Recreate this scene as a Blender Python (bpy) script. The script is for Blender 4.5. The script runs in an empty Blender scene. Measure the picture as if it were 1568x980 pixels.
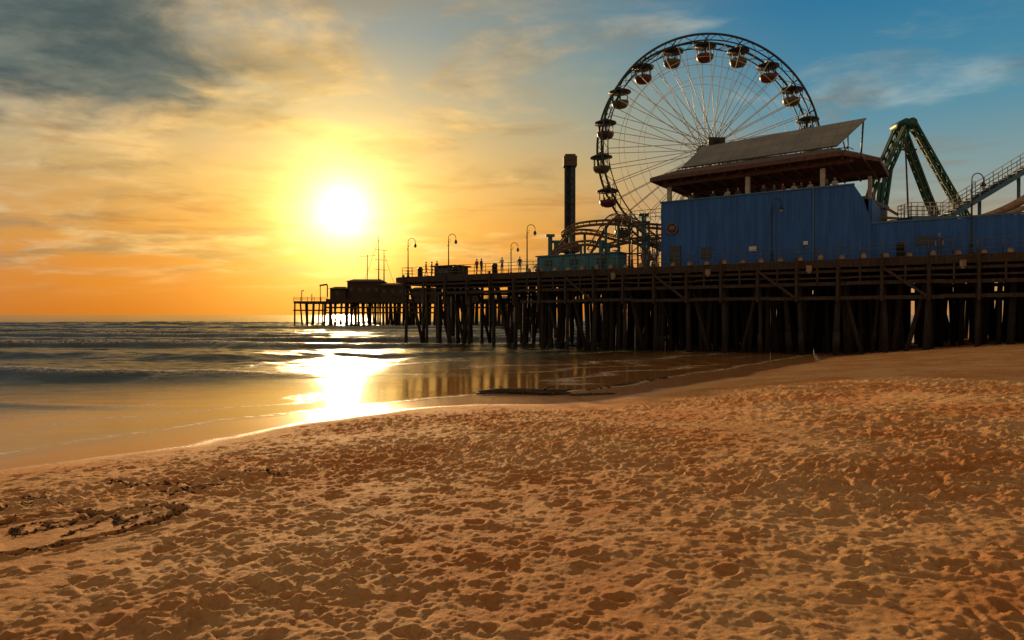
import bpy, math, random
import numpy as np
from mathutils import Vector, Matrix
random.seed(7); rng=np.random.RandomState(11)
scn=bpy.context.scene
scn.view_settings.view_transform='Standard'
try: scn.view_settings.look='None'
except Exception: pass
scn.view_settings.exposure=0
COL=scn.collection
EYE=3.3
# ------------------------------------------------------------------ node helpers
class NT:
    def __init__(s,nt): s.nt=nt; s.n=nt.nodes; s.l=nt.links
    def new(s,t,**k):
        nd=s.n.new(t)
        for a,b in k.items(): setattr(nd,a,b)
        return nd
    def put(s,inp,v):
        if hasattr(v,'is_output') or isinstance(v,bpy.types.NodeSocket): s.l.new(v,inp)
        else:
            if isinstance(v,tuple) and len(v)==3 and inp.type=='RGBA': v=v+(1,)
            inp.default_value=v
    def m(s,op,a,b=0.0,c=None,clamp=False):
        nd=s.new('ShaderNodeMath',operation=op); nd.use_clamp=clamp
        s.put(nd.inputs[0],a); s.put(nd.inputs[1],b)
        if c is not None: s.put(nd.inputs[2],c)
        return nd.outputs[0]
    def vm(s,op,a,b=(0,0,0)):
        nd=s.new('ShaderNodeVectorMath',operation=op)
        s.put(nd.inputs[0],a); s.put(nd.inputs[1],b)
        return nd.outputs['Value'] if op in('DOT_PRODUCT','LENGTH') else nd.outputs[0]
    def mr(s,v,a,b,c=0.0,d=1.0,smooth=True):
        nd=s.new('ShaderNodeMapRange'); nd.interpolation_type='SMOOTHSTEP' if smooth else 'LINEAR'
        s.put(nd.inputs[0],v)
        for i,x in enumerate((a,b,c,d)): nd.inputs[1+i].default_value=x
        return nd.outputs[0]
    def mix(s,f,a,b,bt='MIX'):
        nd=s.new('ShaderNodeMix',data_type='RGBA',blend_type=bt)
        s.put(nd.inputs[0],f); s.put(nd.inputs[6],a); s.put(nd.inputs[7],b)
        return nd.outputs[2]
    def ramp(s,f,stops):
        nd=s.new('ShaderNodeValToRGB'); cr=nd.color_ramp
        while len(cr.elements)<len(stops): cr.elements.new(0.5)
        for e,(p,c) in zip(cr.elements,stops): e.position=p; e.color=(c[0],c[1],c[2],1)
        s.put(nd.inputs[0],f); return nd.outputs[0]
    def noise(s,vec,scale,detail=4,rough=.5,dist=0.0):
        nd=s.new('ShaderNodeTexNoise'); s.put(nd.inputs['Vector'],vec)
        nd.inputs['Scale'].default_value=scale; nd.inputs['Detail'].default_value=detail
        nd.inputs['Roughness'].default_value=rough; nd.inputs['Distortion'].default_value=dist
        return nd.outputs[0]
    def comb(s,x,y,z):
        nd=s.new('ShaderNodeCombineXYZ')
        for i,v in enumerate((x,y,z)): s.put(nd.inputs[i],v)
        return nd.outputs[0]
    def sep(s,v):
        nd=s.new('ShaderNodeSeparateXYZ'); s.put(nd.inputs[0],v); return nd.outputs
def newmat(name):
    m=bpy.data.materials.new(name); m.use_nodes=True
    t=NT(m.node_tree); b=t.n['Principled BSDF']; return m,t,b
def simple(name,col,rough=.6,metal=0.0,var=.35,scale=3.0,bump=.15,bscale=25,stretch=(1,1,1)):
    m,t,b=newmat(name)
    pos=t.new('ShaderNodeNewGeometry').outputs['Position']
    p=t.vm('MULTIPLY',pos,stretch)
    n=t.noise(p,scale,6,.6)
    f=t.mr(n,.3,.7)
    dark=tuple(c*(1-var) for c in col); light=tuple(min(1,c*(1+var)) for c in col)
    t.put(b.inputs['Base Color'],t.mix(f,dark,light))
    b.inputs['Roughness'].default_value=rough; b.inputs['Metallic'].default_value=metal
    if bump:
        bn=t.new('ShaderNodeBump'); bn.inputs['Strength'].default_value=bump; bn.inputs['Distance'].default_value=.03
        t.put(bn.inputs['Height'],t.noise(p,bscale,4,.6)); t.l.new(bn.outputs[0],b.inputs['Normal'])
    return m
# ------------------------------------------------------------------ world
az=math.radians(-13.9); el=math.radians(8.4)
SUN=Vector((math.sin(az)*math.cos(el),math.cos(az)*math.cos(el),math.sin(el)))
w=bpy.data.worlds.new('World'); scn.world=w; w.use_nodes=True
t=NT(w.node_tree); bg=t.n['Background']
d=t.new('ShaderNodeTexCoord').outputs['Generated']
x,y,z=t.sep(d)[:3]
c=t.vm('DOT_PRODUCT',d,tuple(SUN)); oc=t.m('SUBTRACT',1.0,c)
def glow(k,col,amp):
    e=t.m('MULTIPLY',t.m('EXPONENT',t.m('MULTIPLY',oc,-k)),amp)
    return t.vm('MULTIPLY',t.comb(e,e,e),col)
zn=t.m('DIVIDE',z,.7,clamp=True)
left=t.ramp(zn,[(0,(.50,.118,.004)),(.05,(.60,.17,.008)),(.16,(.60,.26,.040)),(.27,(.50,.34,.13)),(.38,(.30,.33,.23)),(.54,(.085,.24,.29)),(.75,(.18,.16,.11)),(1,(.26,.17,.09))])
right=t.ramp(zn,[(0,(.52,.24,.075)),(.12,(.46,.31,.16)),(.24,(.25,.33,.31)),(.38,(.080,.26,.36)),(.56,(.022,.17,.32)),(.75,(.12,.15,.14)),(1,(.26,.17,.09))])
sky=t.mix(t.mr(c,.97,.78),left,right)
sky=t.mix(t.mr(c,.45,-.2),sky,(.36,.235,.13))
sky=t.vm('ADD',sky,glow(20,(1,.42,.035),.40))
# clouds
zz=t.m('ADD',t.m('MAXIMUM',z,0.0),.13)
p=t.comb(t.m('DIVIDE',x,zz),t.m('DIVIDE',y,zz),0.0)
p=t.vm('MULTIPLY',p,(1.0,1.25,1))
n1=t.noise(p,1.25,10,.58,.45)
n2=t.noise(t.vm('ADD',p,(4.3,1.7,2.0)),2.6,8,.6,.2)
bias=t.mr(x,-.35,.62,.10,-.035,False)
cov=t.mr(t.m('ADD',n1,bias),.51,.71)
cov=t.m('MULTIPLY',cov,t.mr(z,.015,.09))
ccol=t.ramp(c,[(0.60,(.32,.42,.44)),(.84,(.44,.46,.39)),(.93,(.66,.47,.24)),(.985,(1.0,.60,.18))])
shade=t.mr(n2,.36,.66,.48,1.15)
ccol=t.mix(1.0,ccol,t.comb(shade,shade,shade),'MULTIPLY')
sky=t.mix(t.m('MULTIPLY',cov,.74),sky,ccol)
# heavy grey bank to the upper left
dd=t.vm('LENGTH',t.vm('MULTIPLY',t.vm('SUBTRACT',d,(-.54,.78,.31)),(3.3,3.3,11.0)))
n3=t.noise(p,1.8,8,.54,.5)
bank=t.mr(t.m('SUBTRACT',t.m('ADD',n3,.42),t.m('MULTIPLY',dd,.40)),.48,.74)
bcol=t.mix(t.mr(n2,.35,.65),(.035,.075,.085),(.15,.18,.155))
sky=t.mix(t.m('MULTIPLY',bank,.9),sky,bcol)
# thin warm bars
n4=t.noise(t.vm('MULTIPLY',d,(5,5,42)),1.0,6,.6,.3)
bars=t.m('MULTIPLY',t.mr(n4,.52,.70),t.m('MULTIPLY',t.mr(z,.0,.05),t.mr(z,.30,.14)))
sky=t.mix(t.m('MULTIPLY',bars,.5),sky,t.mix(t.mr(c,.8,.97),(.26,.19,.12),(.44,.16,.025)))
tot=t.vm('ADD',sky,glow(95,(1,.64,.10),.75))
tot=t.vm('ADD',tot,glow(380,(1,.80,.32),1.15))
tot=t.vm('ADD',tot,glow(1500,(1,.9,.6),1.6))
ns=t.new('ShaderNodeTexSky'); ns.sky_type='NISHITA'; ns.sun_disc=False; ns.sun_elevation=el; ns.sun_rotation=az
nsc=t.vm('MULTIPLY',ns.outputs[0],(.002,.002,.002))
tot=t.vm('ADD',tot,nsc)
t.l.new(tot,bg.inputs[0]); bg.inputs[1].default_value=1.0
sl=bpy.data.lights.new('sun','SUN'); sl.energy=5.0; sl.angle=math.radians(.6); sl.color=(1,.64,.30)
so=bpy.data.objects.new('sun',sl); COL.objects.link(so); so.rotation_euler=SUN.to_track_quat('Z','Y').to_euler(); so.location=SUN*60
# ------------------------------------------------------------------ mesh builder
class MB:
    def __init__(s): s.v=[]; s.f=[]; s.sm=[]
    def add(s,vs,fs,smooth=False):
        o=len(s.v); s.v+= [tuple(q) for q in vs]; s.f+=[tuple(i+o for i in f) for f in fs]; s.sm+=[smooth]*len(fs)
    def beam(s,a,b,wd,ht,up=(0,0,1)):
        a=Vector(a);b=Vector(b);dr=(b-a).normalized(); u=Vector(up)
        if abs(dr.dot(u))>.99: u=Vector((0.555,.831,0))
        sd=dr.cross(u).normalized(); u2=sd.cross(dr)
        vs=[]
        for q in(a,b):
            for i,j in((-1,-1),(1,-1),(1,1),(-1,1)): vs.append(q+sd*(i*wd/2)+u2*(j*ht/2))
        s.add(vs,[(3,2,1,0),(4,5,6,7),(0,1,5,4),(1,2,6,5),(2,3,7,6),(3,0,4,7)])
    def cyl(s,a,b,r1,r2=None,n=10,smooth=True):
        s.tube([a,b],[r1,r1 if r2 is None else r2],n,smooth)
    def tube(s,path,r,n=8,smooth=True,closed=False):
        P=[Vector(q) for q in path]; m=len(P)
        if not isinstance(r,(list,tuple)): r=[r]*m
        vs=[];fs=[]; prev=None
        for i,q in enumerate(P):
            if closed: dr=(P[(i+1)%m]-P[i-1]).normalized()
            else: dr=(P[min(i+1,m-1)]-P[max(i-1,0)]).normalized()
            if prev is None:
                u=Vector((0,0,1)) if abs(dr.z)<.9 else Vector((1,0,0))
            else: u=prev
            sd=dr.cross(u).normalized(); u=sd.cross(dr).normalized(); prev=u
            for k in range(n):
                a=2*math.pi*k/n; vs.append(q+(sd*math.cos(a)+u*math.sin(a))*r[i])
        for i in range(m if closed else m-1):
            j=(i+1)%m
            for k in range(n):
                k2=(k+1)%n; fs.append((i*n+k,i*n+k2,j*n+k2,j*n+k))
        if not closed: fs+= [tuple(range(n))[::-1],tuple(range((m-1)*n,m*n))]
        s.add(vs,fs,smooth)
    def lathe(s,c,prof,n=16,smooth=True):
        vs=[];fs=[];c=Vector(c)
        for r,h in prof:
            for k in range(n):
                a=2*math.pi*k/n; vs.append(c+Vector((r*math.cos(a),r*math.sin(a),h)))
        for i in range(len(prof)-1):
            for k in range(n):
                k2=(k+1)%n; fs.append((i*n+k,i*n+k2,(i+1)*n+k2,(i+1)*n+k))
        fs+=[tuple(range(n))[::-1],tuple(range((len(prof)-1)*n,len(prof)*n))]
        s.add(vs,fs,smooth)
    def prism(s,bot,top):
        n=len(bot); fs=[tuple(range(n))[::-1],tuple(range(n,2*n))]
        for i in range(n): fs.append((i,(i+1)%n,n+(i+1)%n,n+i))
        s.add(list(bot)+list(top),fs)
    def obj(s,name,mat,parent=None,smooth=None):
        o0=Vector(parent.location) if parent else Vector((0,0,0))
        me=bpy.data.meshes.new(name)
        me.from_pydata([(a-o0.x,b-o0.y,cc-o0.z) for a,b,cc in s.v],[],s.f); 
        me.polygons.foreach_set('use_smooth',s.sm)
        me.materials.append(mat); me.update()
        o=bpy.data.objects.new(name,me); COL.objects.link(o)
        if parent: o.parent=parent
        return o
def empty(name,loc):
    o=bpy.data.objects.new(name,None); o.empty_display_size=.5; o.location=loc; COL.objects.link(o); return o
# ------------------------------------------------------------------ pier frame
A=Vector((35.5,47.4,0)); U=Vector((-.831,.555,0)).normalized(); NB=Vector((.555,.831,0)).normalized()
def L(s,d,z): q=A+U*s+NB*d; return Vector((q.x,q.y,z))
DK=7.7
# ------------------------------------------------------------------ noise
TAB=rng.rand(256,256)
def vn(X,Y,seed=0):
    X=X+seed*17.3;Y=Y+seed*5.1
    xi=np.floor(X).astype(int);yi=np.floor(Y).astype(int);fx=X-xi;fy=Y-yi
    fx=fx*fx*(3-2*fx);fy=fy*fy*(3-2*fy)
    g=lambda a,b:TAB[a&255,b&255]
    return (g(xi,yi)*(1-fx)+g(xi+1,yi)*fx)*(1-fy)+(g(xi,yi+1)*(1-fx)+g(xi+1,yi+1)*fx)*fy
def fbm(X,Y,o=4,seed=0):
    r=0;a=.5;tot=0
    for i in range(o):
        c_,s_=math.cos(i*1.1+seed),math.sin(i*1.1+seed)
        r=r+a*vn((X*c_-Y*s_)*2**i,(X*s_+Y*c_)*2**i,seed+i*3);tot+=a;a*=.6
    return r/tot-.5
def fbmx(X,Y,o=4,seed=0):
    r=0;a=.5;tot=0
    for i in range(o):
        r=r+a*vn(X*2**i,Y*2**i,seed+i*3);tot+=a;a*=.55
    return r/tot-.5
def sst(a,b,v):
    q=np.clip((v-a)/(b-a),0,1);return q*q*(3-2*q)
def shoreq(X,Y):
    q=(X+10)*.777-(Y-13.4)*.63
    q=q+3.8*(1-sst(-4.,4.,X))
    return q+ fbmx(X*.16,Y*.16,3,5)*2.2
def sandz(X,Y):
    q=shoreq(X,Y)
    zp=1.6*(1-np.exp(-(np.clip(q,0,None)/11.3)**1.7))
    return np.where(q>0,zp,np.maximum(.06*q,-4.0))
# footprints height map (regular world grid, 2.5 cm)
HX0,HX1,HY0,HY1,HR=-16.,30.,0.,46.,.025
nx=int((HX1-HX0)/HR);ny=int((HY1-HY0)/HR)
HM=np.zeros((ny,nx),dtype=np.float32); DM=np.zeros((ny,nx),dtype=np.float32)
HCX,HCY=-4.75,7.25
def stamp(cx,cy,a,b,ang,dep,rim=.35,damp=0):
    R=int(max(a,b)*2.0/HR)+1
    ix=int((cx-HX0)/HR);iy=int((cy-HY0)/HR)
    if ix-R<0 or iy-R<0 or ix+R>=nx or iy+R>=ny: return
    gy,gx=np.mgrid[-R:R+1,-R:R+1]*HR
    ca,sa=math.cos(ang),math.sin(ang)
    u=(gx*ca+gy*sa)/a;v=(-gx*sa+gy*ca)/b;r2=u*u+v*v
    HM[iy-R:iy+R+1,ix-R:ix+R+1]+= (-dep*np.exp(-r2*r2*1.2)+dep*rim*np.exp(-((np.sqrt(r2)-1.35)/.3)**2)).astype(np.float32)
    if damp:
        W_=DM[iy-R:iy+R+1,ix-R:ix+R+1]; np.maximum(W_,damp*np.exp(-r2*r2*.9),out=W_)
for i in range(42000):
    cx=rng.uniform(-14,29);cy=rng.uniform(1,44)
    q=float(shoreq(np.array(cx),np.array(cy)))
    if q<3: continue
    if math.hypot(cx-HCX,cy-HCY)<1.5: continue
    pr=min(1,(q-3)/6)*(0.22+.78*float(sst(.25,.75,vn(np.array(cx*.45),np.array(cy*.45),9))))
    if rng.rand()>pr: continue
    k=rng.uniform(.3,1.0)**1.3
    stamp(cx,cy,.12*k,.065*k*rng.uniform(.7,1.5),rng.uniform(0,3.14),rng.uniform(.02,.055)*k,.45)
for tr in range(9):
    cx=rng.uniform(-8,22);cy=rng.uniform(4,16);a=rng.uniform(-.4,1.2)
    for k in range(40):
        cx+=math.cos(a)*.7;cy+=math.sin(a)*.7;a+=rng.uniform(-.06,.06)
        q=float(shoreq(np.array(cx),np.array(cy)))
        if q<2.2: break
        sd=.13*(-1)**k
        stamp(cx-math.sin(a)*sd,cy+math.cos(a)*sd,.13,.055,a,.045)
# drawings scratched in the sand (turned-over damp sand)
CL=[]
def scratch(pts,wd=.07,dep=.10):
    for (x0,y0),(x1,y1) in zip(pts[:-1],pts[1:]):
        n=max(2,int(math.hypot(x1-x0,y1-y0)/.04))
        for k in range(n):
            f=k/n; r_=rng.uniform(.7,1.25)
            if rng.rand()<.08: continue
            px=x0+(x1-x0)*f+rng.normal(0,.015);py=y0+(y1-y0)*f+rng.normal(0,.015)
            stamp(px,py,wd*r_,wd*r_,0,dep*.35,.3,damp=rng.uniform(.7,1))
            for _ in range(5): CL.append((px+rng.normal(0,wd*.6),py+rng.normal(0,wd*.6),rng.uniform(.008,.026)))
heart=lambda cx,cy,s_,sy=1.0:[(cx+s_*math.sin(q)**3,cy+s_*sy*(13*math.cos(q)-5*math.cos(2*q)-2*math.cos(3*q)-math.cos(4*q))/16) for q in np.linspace(0,6.28,36)]
scratch(heart(HCX,HCY,1.0,1.15),.075,.12)
scratch(heart(HCX-.35,HCY+.1,.28,1.2),.04,.08); scratch([(HCX+.2,HCY-.3),(HCX+.25,HCY+.5),(HCX+.5,HCY+.1),(HCX+.6,HCY+.6)],.04,.08)
scratch([(-6.9,9.6),(-6.2,9.1),(-6.5,8.7),(-5.8,8.8)],.06,.1)
scratch([(-6.3,10.4),(-4.9,9.6),(-3.9,10.2),(-3.1,9.9)],.04,.07); scratch([(-4.9,9.0),(-4.1,9.5),(-4.4,8.8)],.04,.07)
def hsample(X,Y,M=None):
    M=HM if M is None else M
    fx=(X-HX0)/HR-.5;fy=(Y-HY0)/HR-.5
    ok=(fx>1)&(fx<nx-3)&(fy>1)&(fy<ny-3)
    fx=np.clip(fx,1,nx-3);fy=np.clip(fy,1,ny-3)
    ix=fx.astype(int);iy=fy.astype(int);a=fx-ix;b=fy-iy
    v=(M[iy,ix]*(1-a)+M[iy,ix+1]*a)*(1-b)+(M[iy+1,ix]*(1-a)+M[iy+1,ix+1]*a)*b
    return np.where(ok,v,0)
def sheet(name,ys,tc,width,zf,mat,attrs):
    Yr=ys[:,None]*np.ones(len(tc))[None,:]
    X=tc[None,:]*width(ys)[:,None]
    Z,at=zf(X,Yr)
    n,m=X.shape
    co=np.stack([X,Yr,Z],-1).reshape(-1,3).astype(np.float32)
    idx=np.arange(n*m).reshape(n,m)
    q=np.stack([idx[:-1,:-1],idx[:-1,1:],idx[1:,1:],idx[1:,:-1]],-1).reshape(-1,4)
    me=bpy.data.meshes.new(name); me.vertices.add(n*m); me.vertices.foreach_set('co',co.ravel())
    me.loops.add(q.size); me.loops.foreach_set('vertex_index',q.ravel().astype(np.int32))
    me.polygons.add(len(q)); me.polygons.foreach_set('loop_start',np.arange(0,q.size,4,dtype=np.int32))
    me.polygons.foreach_set('loop_total',np.full(len(q),4,dtype=np.int32))
    me.update(calc_edges=True)
    me.polygons.foreach_set('use_smooth',np.ones(len(q),dtype=bool))
    for k,v in zip(attrs,at):
        a=me.attributes.new(k,'FLOAT','POINT'); a.data.foreach_set('value',np.ascontiguousarray(v.ravel().astype(np.float32)))
    me.materials.append(mat); me.update()
    o=bpy.data.objects.new(name,me); COL.objects.link(o); return o
# sand material
sm,t,b=newmat('sand')
pos=t.new('ShaderNodeNewGeometry').outputs['Position']
at=t.new('ShaderNodeAttribute'); at.attribute_name='wetness'
ad=t.new('ShaderNodeAttribute'); ad.attribute_name='dampness'
wet=t.m('ADD',at.outputs['Fac'],t.m('MULTIPLY',t.m('SUBTRACT',t.noise(pos,.9,4,.6),.5),.4),clamp=True)
wet=t.mr(wet,.2,.75)
n=t.noise(pos,.45,5,.6); nf=t.noise(pos,20,6,.7); ng=t.noise(pos,150,2,.6)
dry=t.mix(t.mr(n,.35,.65),(.74,.30,.085),(.90,.50,.205))
dry=t.mix(t.m('MULTIPLY',t.mr(nf,.45,.72),.55),dry,(.40,.14,.035))
dry=t.mix(t.m('MULTIPLY',t.mr(ng,.52,.75),.5),dry,(.22,.09,.03))
dry=t.mix(t.m('MULTIPLY',ad.outputs['Fac'],.85),dry,(.08,.04,.02))
t.put(b.inputs['Base Color'],t.mix(wet,dry,(.40,.175,.055)))
t.put(b.inputs['Roughness'],t.mr(wet,0,1,.85,.22,False))
t.put(b.inputs['Specular IOR Level'],t.mr(wet,0,1,.15,.8,False))
bn=t.new('ShaderNodeBump'); bn.inputs['Distance'].default_value=.03
t.put(bn.inputs['Strength'],t.mr(wet,0,1,1.0,.02,False))
hh=t.m('ADD',t.m('MULTIPLY',t.noise(pos,14,8,.78),2.8),t.m('MULTIPLY',t.noise(pos,60,3,.6),.5))
t.put(bn.inputs['Height'],hh); t.l.new(bn.outputs[0],b.inputs['Normal'])
def sandf(X,Y):
    Z=sandz(X,Y); q=shoreq(X,Y)
    dryf=sst(2.8,6.8,q)
    near=1-sst(60,120,np.hypot(X,Y))
    patch=.5+.9*sst(.25,.8,vn(X*.33,Y*.33,12))
    calm=1-.75*np.exp(-(((X-HCX)**2+(Y-HCY)**2)/2.2)**2)
    clump=np.clip(fbm(X*6.0,Y*6.0,4,14)+.02,0,1)
    pitn=-np.clip(fbm(X*3.2,Y*3.2,3,41)-.12,0,1)
    rel=hsample(X,Y)*dryf**.3 + near*dryf*calm*(fbm(X*.6,Y*.6,3,1)*.07+fbm(X*2.0,Y*2.0,3,2)*.035+patch*(clump*.15+pitn*.25+fbm(X*15,Y*15,3,4)*.045))
    wetv=1-sst(.05,.30,Z)
    return Z+rel,[wetv,hsample(X,Y,DM)]
ys=np.concatenate([np.linspace(-40,1.5,30)[:-1],np.geomspace(1.5,60,1050),np.geomspace(60,4000,60)[1:]])
tt=np.linspace(-1,1,1150); tc=tt*(.50+.50*tt*tt)
sheet('beach_sand',ys,tc,lambda Y:9+1.45*np.clip(Y,0,None)+np.clip(-Y,0,None)*.8,sandf,sm,['wetness','dampness'])
# water
wm,t,b=newmat('sea_water')
pos=t.new('ShaderNodeNewGeometry').outputs['Position']
at=t.new('ShaderNodeAttribute'); at.attribute_name='depth'; dep=at.outputs['Fac']
af=t.new('ShaderNodeAttribute'); af.attribute_name='foam'; fo=af.outputs['Fac']
deepc=t.mix(t.mr(dep,.02,1.1),(.34,.155,.045),(.026,.024,.008))
fn=t.noise(t.vm('MULTIPLY',pos,(1,1.6,1)),2.6,7,.72,.6)
foam=t.m('MULTIPLY',fo,t.mr(fn,.40,.60))
t.put(b.inputs['Base Color'],t.mix(t.m('MULTIPLY',foam,.9),deepc,(.80,.66,.50)))
t.put(b.inputs['Roughness'],t.m('ADD',t.mr(dep,0,.8,.08,.15),t.m('MULTIPLY',foam,.5)))
b.inputs['IOR'].default_value=1.33; b.inputs['Specular IOR Level'].default_value=.5
bn=t.new('ShaderNodeBump'); bn.inputs['Distance'].default_value=.16
t.put(bn.inputs['Strength'],t.mr(dep,.15,1.6,.05,1.0))
p1=t.vm('MULTIPLY',pos,(.40,1.0,1))
t.put(bn.inputs['Height'],t.m('ADD',t.noise(p1,1.1,7,.70,.3),t.m('MULTIPLY',t.noise(p1,5.5,3,.6),.3)))
t.l.new(bn.outputs[0],b.inputs['Normal'])
def waterf(X,Y):
    dpt=-sandz(X,Y); k=sst(.15,1.6,dpt)
    ph=(Y+.06*X+fbmx(X*.025,Y*.03,3,8)*17)/15.5
    fr=ph-np.floor(ph)
    row=np.floor(ph)
    hgt=.35+1.0*vn(X*.03+row*3.3,row*7.7,3)
    cr=np.exp(-((fr-.5)/.085)**2)*hgt
    behind=np.exp(-np.clip(.5-fr,0,1)/.13)*(fr<.5)*hgt
    far=1-sst(250,700,Y)
    Z=.60*cr*k*far
    amp=k*(1-sst(400,1500,Y))
    Z=Z+amp*(fbmx(X*.10,Y*.25,4,20)*.36+fbmx(X*.45,Y*1.2,3,21)*.26)
    Z=Z-.10*k
    Z=Z+(1-k)*fbmx(X*.35,Y*.5,2,30)*.010
    ed=np.abs(dpt-.012-.01*fbmx(X*.9,Y*.9,2,31))
    foam=np.exp(-(ed/.012)**2)*1.0
    for lv,wd_,am in((.18,.022,.8),(.40,.03,.6),(.62,.03,.6),(.95,.05,.5),(1.35,.05,.45)):
        foam=foam+am*np.exp(-((dpt-lv-.30*fbmx(X*.13,Y*.30,3,33+int(lv*10)))/wd_)**2)*sst(.35,.6,vn(X*.12,Y*.12,50+int(lv*10)))
    foam=foam+ (np.clip(cr-.72,0,1)*3.0+ .9*np.clip(behind-.62,0,1))*k*far*(1-sst(110,190,Y))
    return Z,[np.clip(dpt,0,4),np.clip(foam,0,1)]
ysw=np.concatenate([np.linspace(-40,8,30)[:-1],np.geomspace(8,300,850),np.geomspace(300,9000,120)[1:]])
sheet('ocean_water',ysw,np.linspace(-1,1,580),lambda Y:40+1.5*np.clip(Y,0,None),waterf,wm,['depth','foam'])
# ------------------------------------------------------------------ materials
M_wood=simple('weathered_wood',(.045,.027,.015),.85,var=.5,scale=2.5,bump=.5,stretch=(3,3,.5))
M_pile=simple('creosoted_pile',(.026,.017,.010),.88,var=.6,scale=3,bump=.6,stretch=(3,3,.4))
M_deck=simple('deck_planks',(.13,.08,.045),.85,var=.4,scale=2,bump=.3)
M_cap=simple('concrete_cap',(.26,.18,.11),.9)
M_rail=simple('galvanised_pipe',(.11,.10,.08),.5,.5)
M_dark=simple('dark_steel',(.020,.022,.022),.5,.3)
M_white=simple('wheel_white_paint',(.60,.56,.46),.5,var=.15)
M_rimg=simple('wheel_rim_paint',(.022,.035,.04),.6,.2)
M_red=simple('gondola_red',(.085,.010,.010),.5,var=.3)
M_yel=simple('gondola_olive_yellow',(.075,.058,.016),.5,var=.3)
M_teal=simple('teal_paint',(.02,.10,.12),.6,var=.3)
M_kteal=simple('booth_teal_paint',(.04,.17,.21),.6,var=.25)
M_green=simple('ride_green',(.008,.065,.04),.5,.2,var=.3)
M_track=simple('coaster_yellow',(.18,.10,.04),.55,var=.3)
M_roof=simple('canopy_brown',(.085,.05,.035),.8,var=.4)
M_fascia=simple('fascia_red_brown',(.10,.042,.028),.7)
M_glass=simple('dark_window_glass',(.015,.018,.02),.1,var=.1,bump=0)
M_trim=simple('pale_trim',(.42,.39,.33),.6,var=.2)
M_walk=simple('walkway_blue',(.05,.13,.22),.5,var=.25)
M_tan=simple('tan_panel',(.28,.17,.09),.7)
# corrugated blue cladding
M_blue,t,b=newmat('blue_corrugated_cladding')
pos=t.new('ShaderNodeNewGeometry').outputs['Position']
s_=t.vm('DOT_PRODUCT',pos,tuple(U))
wv=t.m('SINE',t.m('MULTIPLY',s_,2*math.pi/.30))
zc=t.sep(pos)[2]
st=t.noise(t.comb(t.m('MULTIPLY',s_,2.5),0.0,t.m('MULTIPLY',zc,.25)),1.0,5,.65)
cb=t.mix(t.mr(st,.3,.7),(.010,.075,.27),(.022,.125,.40))
pan=t.m('FRACT',t.m('DIVIDE',s_,3.4)); seam=t.m('LESS_THAN',pan,.012)
cb=t.mix(t.m('MULTIPLY',seam,.6),cb,(.01,.02,.05))
t.put(b.inputs['Base Color'],cb); b.inputs['Roughness'].default_value=.65
bn=t.new('ShaderNodeBump'); bn.inputs['Strength'].default_value=.7; bn.inputs['Distance'].default_value=.04
t.put(bn.inputs['Height'],wv); t.l.new(bn.outputs[0],b.inputs['Normal'])
# solar panels
M_sol,t,b=newmat('solar_panel')
pos=t.new('ShaderNodeNewGeometry').outputs['Position']
s_=t.vm('DOT_PRODUCT',pos,tuple(U)); d_=t.vm('DOT_PRODUCT',pos,tuple(NB))
f1=t.m('LESS_THAN',t.m('FRACT',t.m('DIVIDE',s_,1.05)),.05); f2=t.m('LESS_THAN',t.m('FRACT',t.m('DIVIDE',d_,1.33)),.05)
ln=t.m('MAXIMUM',f1,f2)
base=t.mix(t.mr(t.noise(pos,.5,3),.35,.65),(.12,.12,.115),(.18,.165,.14))
t.put(b.inputs['Base Color'],t.mix(ln,base,(.06,.06,.06))); b.inputs['Roughness'].default_value=.45
# ------------------------------------------------------------------ wooden pier
pier=empty('wooden_pier',L(20,0,0))
k=MB()
plat=[(-32,0),(58.7,0),(58.7,11),(47,11),(47,34),(-32,34)]
k.prism([L(s,d,7.42) for s,d in plat],[L(s,d,DK) for s,d in plat]); 
k.obj('deck',M_deck,pier)
k=MB()
k.beam(L(-32,-.12,7.34),L(58.9,-.12,7.34),.16,.62)
k.beam(L(58.8,-.1,7.34),L(58.8,11,7.34),.16,.62)
k.beam(L(-32,-.2,6.72),L(58.9,-.2,6.72),.12,.22)
for dd_ in np.arange(.9,34,1.9):
    k.beam(L(-32,dd_,7.24),L(58.6 if dd_<11 else 46.9,dd_,7.24),.22,.30)
for zz_,dd_ in((6.25,-.30),(5.75,-.32),(4.65,-.32),(5.7,6.6),(4.7,10.4),(5.9,15),(4.8,20),(5.6,27)):
    for i,s0 in enumerate(np.arange(-32,58 if dd_<11 else 46,6.1)):
        e=min(s0+6.3,58.7 if dd_<11 else 46.9)
        j=rng.uniform(-.05,.05)
        if s0>40 and zz_<5: continue
        k.beam(L(s0,dd_+(i%2)*.04,zz_+j),L(e,dd_+(i%2)*.04,zz_+j),.14,.28 if zz_!=6.25 else .14)
k.obj('fascia_and_walers',M_wood,pier)
kp=MB();kc=MB()
bents=list(np.arange(-31,58.9,3.05))
def pile(s0,d0,lean=1.0,top_=6.7):
    q=L(s0,d0,0); zb=float(sandz(np.array(q.x),np.array(q.y)))-.6
    r=rng.uniform(.15,.24)
    ln_=(U*rng.uniform(-.3,.3)+NB*rng.uniform(-.2,.2))*lean
    top=Vector((q.x,q.y,top_)); bot=Vector((q.x,q.y,zb))+ln_
    mid=(top+bot)/2+Vector((rng.uniform(-.05,.05),rng.uniform(-.05,.05),0))
    kp.tube([bot,mid,top],[r*1.12,r*1.03,r*.95],9)
    if rng.rand()<.35: kp.cyl(bot.lerp(top,.16),bot.lerp(top,.34),r*1.28,r*1.22,9)
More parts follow.
